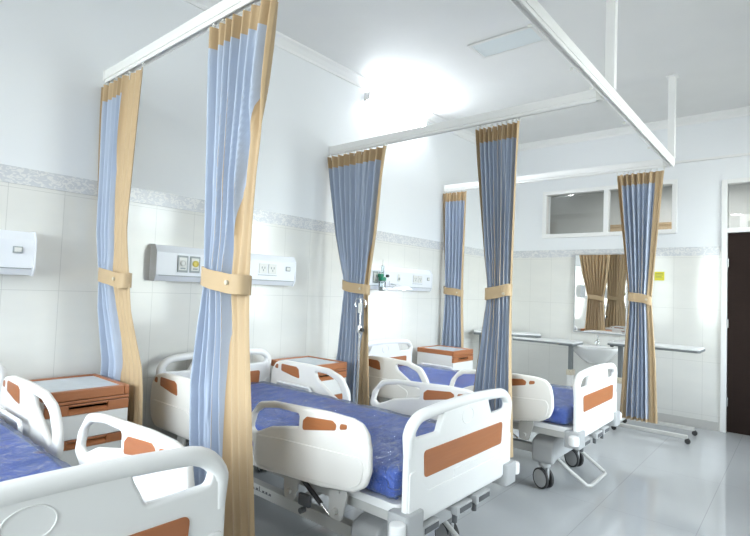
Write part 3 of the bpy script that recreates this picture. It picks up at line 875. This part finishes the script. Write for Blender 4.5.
# reading lamp on the rear panel
lp = empty('bed_lamp', (.11, 4.47, 1.52))
MB().tube([(0, 0, .04), (.06, 0, .03), (.12, 0, .01)], .01, 10).box(-.006, .006, -.03, .03, .01, .07, .003).build('arm', M['panel'], lp)
sh = MB().lathe([(.02, .03), (.06, .02), (.105, -.012), (.10, -.012), (.055, .012), (.0, .016)], 32, T((.17, 0, .0)) @ Matrix.Rotation(math.radians(10), 4, 'Y') @ Matrix.Diagonal((.8, 1.5, 1, 1))).build('lamp_shade', M['panel'], lp)
MB().lathe([(.0, -.02), (.06, -.018), (.092, -.008), (.0, -.006)], 32, T((.17, 0, 0)) @ Matrix.Rotation(math.radians(10), 4, 'Y') @ Matrix.Diagonal((.8, 1.5, 1, 1))).build('lens', M['bulb'], lp)
tag(lp, 'brightly lit white bed lamp under the rearmost service panel', 'lamp')

# lit tube lamp high on the left wall
wl = empty('wall_lamp', (.0, 4.56, 3.58)); wl.scale = (1, .85, 1)
MB().box(.001, .022, -.64, .64, -.045, .045, .006).build('housing', M['paint'], wl)
for q in (-1, 1): MB().box(.022, .085, q*.63-.012, q*.63+.012, -.045, .045, .006).build('end_cap', M['paint'], wl)
MB().prism([(.022, -.042), (.06, -.042), (.08, -.02), (.08, .02), (.06, .042), (.022, .042)], -.617, .617, 'y', .004).build('diffuser', M['tube'], wl)
tag(wl, 'glaring lit tube lamp high on the left wall just below the ceiling', 'lamp')

# recessed ceiling light
cl = empty('ceiling_light', (1.62, 4.10, ZC))
mb = MB()
mb.box(-.31, .31, -.16, -.13, -.012, -.001, .003).box(-.31, .31, .13, .16, -.012, -.001, .003).box(-.31, -.28, -.13, .13, -.012, -.001, .003).box(.28, .31, -.13, .13, -.012, -.001, .003)
mb.build('frame', M['frame'], cl)
MB().box(-.28, .28, -.13, .13, -.006, -.001).build('diffuser', M['diffuser'], cl)
tag(cl, 'rectangular recessed light panel in the ceiling, unlit', 'ceiling light')

# ------------------------------------------------------------------ sink, mirror, small wall things
sk = empty('sink', (1.575, YF, 0))
bm = bmesh.new(); n = 40; rings = []
def srow(rx, ry, z, cy, flat):
    ring = []
    for q in range(n):
        t = 2*PI*q/n
        x = rx*math.cos(t); y = cy+ry*math.sin(t)
        ring.append(bm.verts.new((x, min(y, -.002-flat), z)))
    rings.append(ring)
for rx, ry, z, cy, fl in ((.05, .05, .625, -.13, 0), (.12, .10, .64, -.15, 0), (.19, .17, .70, -.18, 0), (.26, .225, .78, -.21, 0), (.295, .25, .825, -.235, 0), (.305, .26, .85, -.24, 0), (.303, .258, .862, -.24, 0),
                          (.28, .235, .864, -.24, .02), (.255, .17, .857, -.265, .10), (.23, .15, .83, -.265, .12), (.15, .11, .765, -.25, .14), (.03, .03, .745, -.24, .15)):
    srow(rx, ry, z, cy, fl)
for a, b in zip(rings, rings[1:]):
    for q in range(n): bm.faces.new((a[q], a[(q+1) % n], b[(q+1) % n], b[q]))
bm.faces.new(rings[0][::-1]); bm.faces.new(rings[-1])
bmesh.ops.recalc_face_normals(bm, faces=bm.faces)
mb = MB(); mb.bm.free(); mb.bm = bm; mb.build('basin', M['ceramic'], sk, ang=60)
fc = MB().lathe([(.028, .858), (.028, .87), (.02, .875), (.018, .93), (.021, .945), (.0, .955)], 20, T((.0, -.06, 0))).tube([(0, -.06, .915), (0, -.12, .925), (0, -.165, .915), (0, -.17, .895)], .011, 12)
fc = fc.build('faucet', M['chrome'], sk)
MB().tube([(0, -.06, .955), (0, -.075, .985), (0, -.115, 1.0)], [.012, .011, .008], 10).build('faucet_lever', M['chrome'], fc)
MB().lathe([(.012, .86), (.024, .866), (.024, .885), (.016, .892), (.0, .893)], 16, T((.175, -.075, 0))).build('soap_push', M['rubber'], sk)
MB().tube([(0, -.13, .63), (0, -.13, .52), (0, -.12, .47), (0, -.09, .445), (0, -.06, .47), (0, -.03, .52), (0, -.003, .525)], .018, 12).lathe([(.03, .56), (.03, .62), (.04, .627)], 16, T((0, -.13, 0))).build('drain_trap', M['chrome'], sk)
MB().cyl((.16, -.012, .60), (.03, -.05, .69), .009, 10).cyl((.19, -.02, .60), (.19, -.001, .60), .022, 12).build('supply_hose', M['rubber'], sk)
tag(sk, 'white oval wall-hung sink with chrome faucet under the mirror', 'sink')

mr = empty('mirror', (1.575, YF, 1.55))
MB().box(-.325, .325, -.026, -.004, -.52, .52).build('mirror_glass', M['mirror'], mr, smooth=False)
mb = MB(); mb.box(-.34, -.322, -.03, -.001, -.535, .535, .003).box(.322, .34, -.03, -.001, -.535, .535, .003).box(-.322, .322, -.03, -.001, -.535, -.518, .003).box(-.322, .322, -.03, -.001, .518, .535, .003)
mb.build('frame', M['steel'], mr)
tag(mr, 'tall framed wall mirror reflecting two beige curtain backs above the sink', 'mirror')

yn = empty('wall_notice', (2.275, YF, 1.79))
MB().box(-.055, .055, -.003, -.0005, -.055, .055).build('card', M['yellow'], yn)
for z, w in ((.03, .08), (.012, .085), (-.006, .07), (-.024, .08)):
    MB().box(-.045, -.045+w, -.0036, -.0029, z, z+.006).build('text_line', M['ink'], yn)
tag(yn, 'small square yellow notice stuck to the tiled far wall right of the curtain', 'notice')

ws = empty('wall_switch', (.06, YF, 1.56))
MB().box(-.04, .04, -.012, -.0005, -.055, .055, .004).build('plate', M['paint'], ws)
MB().box(-.018, .018, -.017, -.011, -.028, .028, .002).build('rocker', M['socket'], ws)
ws.location.x = .09
tag(ws, 'small white switch plate on the far wall right of the corner curtain', 'switch')

# ------------------------------------------------------------------ overbed tables
def make_table(lab, cx, cy, z, L, W, rz, col=-1, bars=True, foot_len=.68):
    """top centred on (cx, cy); column near one end; c-shaped base under the top"""
    root = empty('overbed_table', (cx, cy, 0), rz)
    MB().mesh(plate(fillet([(-L/2+.006, -W/2+.006), (L/2-.006, -W/2+.006), (L/2-.006, W/2-.006), (-L/2+.006, W/2-.006)], .03, 5), (), .022, .004, 2), T((0, 0, z-.008))).build('tabletop', M['tabletop'], root)
    MB().mesh(plate(fillet([(-L/2, -W/2), (L/2, -W/2), (L/2, W/2), (-L/2, W/2)], .035, 5), (), .026, .008, 2), T((0, 0, z-.026))).build('edge_frame', M['tableedge'], root)
    x = col*(L/2-.10)
    c = MB().box(x-.022, x+.022, -.035, .035, .50, z-.036, .006).box(x-.10, x+.14*(-col), -.06, .06, z-.055, z-.036, .004) if col < 0 else MB().box(x-.022, x+.022, -.035, .035, .50, z-.036, .006).box(x-.14, x+.06, -.06, .06, z-.055, z-.036, .004)
    c = c.build('column', M['tableedge'], root)
    MB().box(x-.032, x+.032, -.045, .045, .075, .52, .008).build('lower_column', M['cab'], root)
    k = MB().box(x-.04, x+.04, -.052, .052, .50, .57, .01).build('height_clamp', M['cream'], root)
    MB().cyl((x, -.052, .535), (x, -.085, .535), .018, 14).build('clamp_knob', M['cream'], k)
    fx = -col*foot_len
    b = MB().box(x-.025, x+.025, -.24, .24, .055, .09, .01)
    b.build('base_crossbar', M['metal'], root)
    for s in (-1, 1):
        bar = MB().box(min(x, x+fx), max(x, x+fx), s*.225-.022, s*.225+.022, .052, .09, .008).build('base_foot', M['metal'], root)
        for xx in (x, x+fx):
            cs = MB().lathe([(.0, -.014), (.024, -.014), (.027, -.009), (.027, .009), (.024, .014), (.0, .014)], 20, T((xx, s*.225, .0275)) @ Matrix.Rotation(PI/2, 4, 'X'))
            cs.box(xx-.014, xx+.014, s*.225-.02, s*.225+.02, .04, .056, .004)
            cs.build('castor', M['rubber'], bar)
    return tag(root, lab, 'table', 'white overbed tables along the far wall')
make_table('white topped overbed table right of the rearmost curtain, base on castors showing below', 2.37, 6.46, .985, .92, .40, 0, col=-1, foot_len=.72)
make_table('white topped overbed table standing beside the sink, left of the mirror', 1.08, 6.59, .922, .82, .38, 0, col=1)
make_table('white topped overbed table set askew in the far corner, partly behind a curtain',   .50, 6.60, .968, .90, .34, math.radians(28), col=-1, foot_len=.40)

# ------------------------------------------------------------------ drip stand by the curtain
ds = empty('drip_stand', (.60, 3.42, 0))
MB().cyl((0, 0, .10), (0, 0, 1.0), .012, 16).build('lower_pole', M['chrome'], ds)
MB().cyl((0, 0, .96), (0, 0, 1.40), .008, 14).build('upper_pole', M['chrome'], ds)
MB().lathe([(.018, 1.09), (.022, 1.095), (.022, 1.15), (.016, 1.16)], 16).build('collar', M['chrome'], ds)
MB().cyl((.015, -.005, 1.12), (.05, -.012, 1.12), .016, 14).build('clamp_knob', M['rubber'], ds)
mb = MB()
for a in (0, PI): mb.tube([(0, 0, 1.39), (.03*math.cos(a), .03*math.sin(a), 1.40), (.055*math.cos(a), .055*math.sin(a), 1.385), (.065*math.cos(a), .065*math.sin(a), 1.345), (.05*math.cos(a), .05*math.sin(a), 1.32)], .005, 8)
mb.build('bag_hooks', M['chrome'], ds)
MB().box(-.02, .02, -.014, .004, 1.27, 1.36, .004).build('height_tag', M['socket'], ds)
for q in range(4):
    a = PI/4+q*PI/2; c, s = math.cos(a), math.sin(a)
    lg = MB().tube([(0, 0, .11), (.03*c, .03*s, .10), (.10*c, .10*s, .06)], .011, 10).build('leg', M['chrome'], ds)
    MB().lathe([(0, -.01), (.022, -.01), (.025, 0), (.022, .01), (0, .01)], 16, T((.10*c, .10*s, .026)) @ Matrix.Rotation(PI/2, 4, 'X')).cyl((.10*c, .10*s, .03), (.10*c, .10*s, .062), .007, 8).build('castor', M['rubber'], lg)
tag(ds, 'slim chrome drip stand with black clamp knob in front of the wide-topped curtain', 'drip stand')

# ------------------------------------------------------------------ light
w = bpy.data.worlds.new('sky'); sc.world = w; w.use_nodes = True
nt = w.node_tree; bg = nt.nodes['Background']
tc = nt.nodes.new('ShaderNodeTexCoord'); sp = nt.nodes.new('ShaderNodeSeparateXYZ')
nt.links.new(tc.outputs['Generated'], sp.inputs[0])
rp = nt.nodes.new('ShaderNodeValToRGB'); e = rp.color_ramp.elements
e[0].position = .44; e[0].color = (.38, .39, .38, 1)
e[1].position = .60; e[1].color = (.87, .945, 1.03, 1)
x = e.new(.52); x.color = (.66, .70, .66, 1)
nt.links.new(mathn(nt, 'ADD', mathn(nt, 'MULTIPLY', sp.outputs[2], .5), .5), rp.inputs['Fac'])
nt.links.new(rp.outputs['Color'], bg.inputs['Color'])
bg.inputs['Strength'].default_value = 12

def area(name, loc, rot, sx, sy, power=0, col=(1, 1, 1), portal=False):
    l = bpy.data.lights.new(name, 'AREA'); l.shape = 'RECTANGLE'; l.size = sx; l.size_y = sy; l.energy = power; l.color = col
    if portal: l.cycles.is_portal = True
    o = bpy.data.objects.new(name, l); COL.objects.link(o); o.location = loc; o.rotation_euler = rot
    return o
for (a, b) in RW: area('window_portal', (XR+.15, (a+b)/2, (Z0+Z1)/2), (0, PI/2, 0), Z1-Z0, b-a, portal=True)
for (a, b) in BW: area('window_portal', ((a+b)/2, YB-.15, (Z0+Z1)/2), (PI/2, 0, 0), b-a, Z1-Z0, portal=True)
# unseen ceiling lamps added as fill for the ward, then one for the corridor
for (x, y, pw) in ((1.9, -.9, 14), (4.3, 5.6, 8)):
    f = empty('ceiling_light', (x, y, ZC))
    MB().box(-.62, .62, -.16, .16, -.05, -.001, .01).build('housing', M['paint'], f)
    tag(f, 'unseen ceiling lamp added for fill light', 'ceiling light', 'unseen ceiling lamps added for fill light')
    area('ward_fill_light', (x, y, ZC-.056), (0, 0, 0), 1.2, .28, pw, (.97, .99, 1))
area('corridor_fill_light', (2.4, 8.4, 3.38), (0, 0, 0), 1.6, .4, 34, (1, .99, .97))  # added to brighten the corridor behind the panes, has no fixture

# ------------------------------------------------------------------ camera
YAW, PITCH, ROLL, FPX = -0.70275029, 0.04380191, 0.03771294, 506.37
cy, sy = math.cos(YAW), math.sin(YAW); cp, sp_ = math.cos(PITCH), math.sin(PITCH)
f = Vector((sy*cp, cy*cp, sp_)); r = Vector((cy, -sy, 0)); u = r.cross(f)
r2 = r*math.cos(ROLL)+u*math.sin(ROLL); u2 = u*math.cos(ROLL)-r*math.sin(ROLL)
cam = bpy.data.cameras.new('camera'); co = bpy.data.objects.new('camera', cam); COL.objects.link(co)
mw = Matrix((r2, u2, -f)).transposed().to_4x4(); mw.translation = Vector((3.65, 0, 1.48))
co.matrix_world = mw
cam.sensor_width = 36; cam.sensor_fit = 'HORIZONTAL'; cam.lens = FPX/750*36; cam.clip_start = .05
sc.camera = co

sc.view_settings.view_transform = 'Standard'; sc.view_settings.look = 'None'
sc.view_settings.gamma = 1; sc.view_settings.use_curve_mapping = False
sc.view_settings.exposure = .86
sc.cycles.use_denoising = True
sc.cycles.max_bounces = 10; sc.cycles.diffuse_bounces = 5; sc.cycles.glossy_bounces = 5; sc.cycles.transparent_max_bounces = 16
sc.cycles.sample_clamp_indirect = 6.
sc.cycles.caustics_reflective = False; sc.cycles.caustics_refractive = False
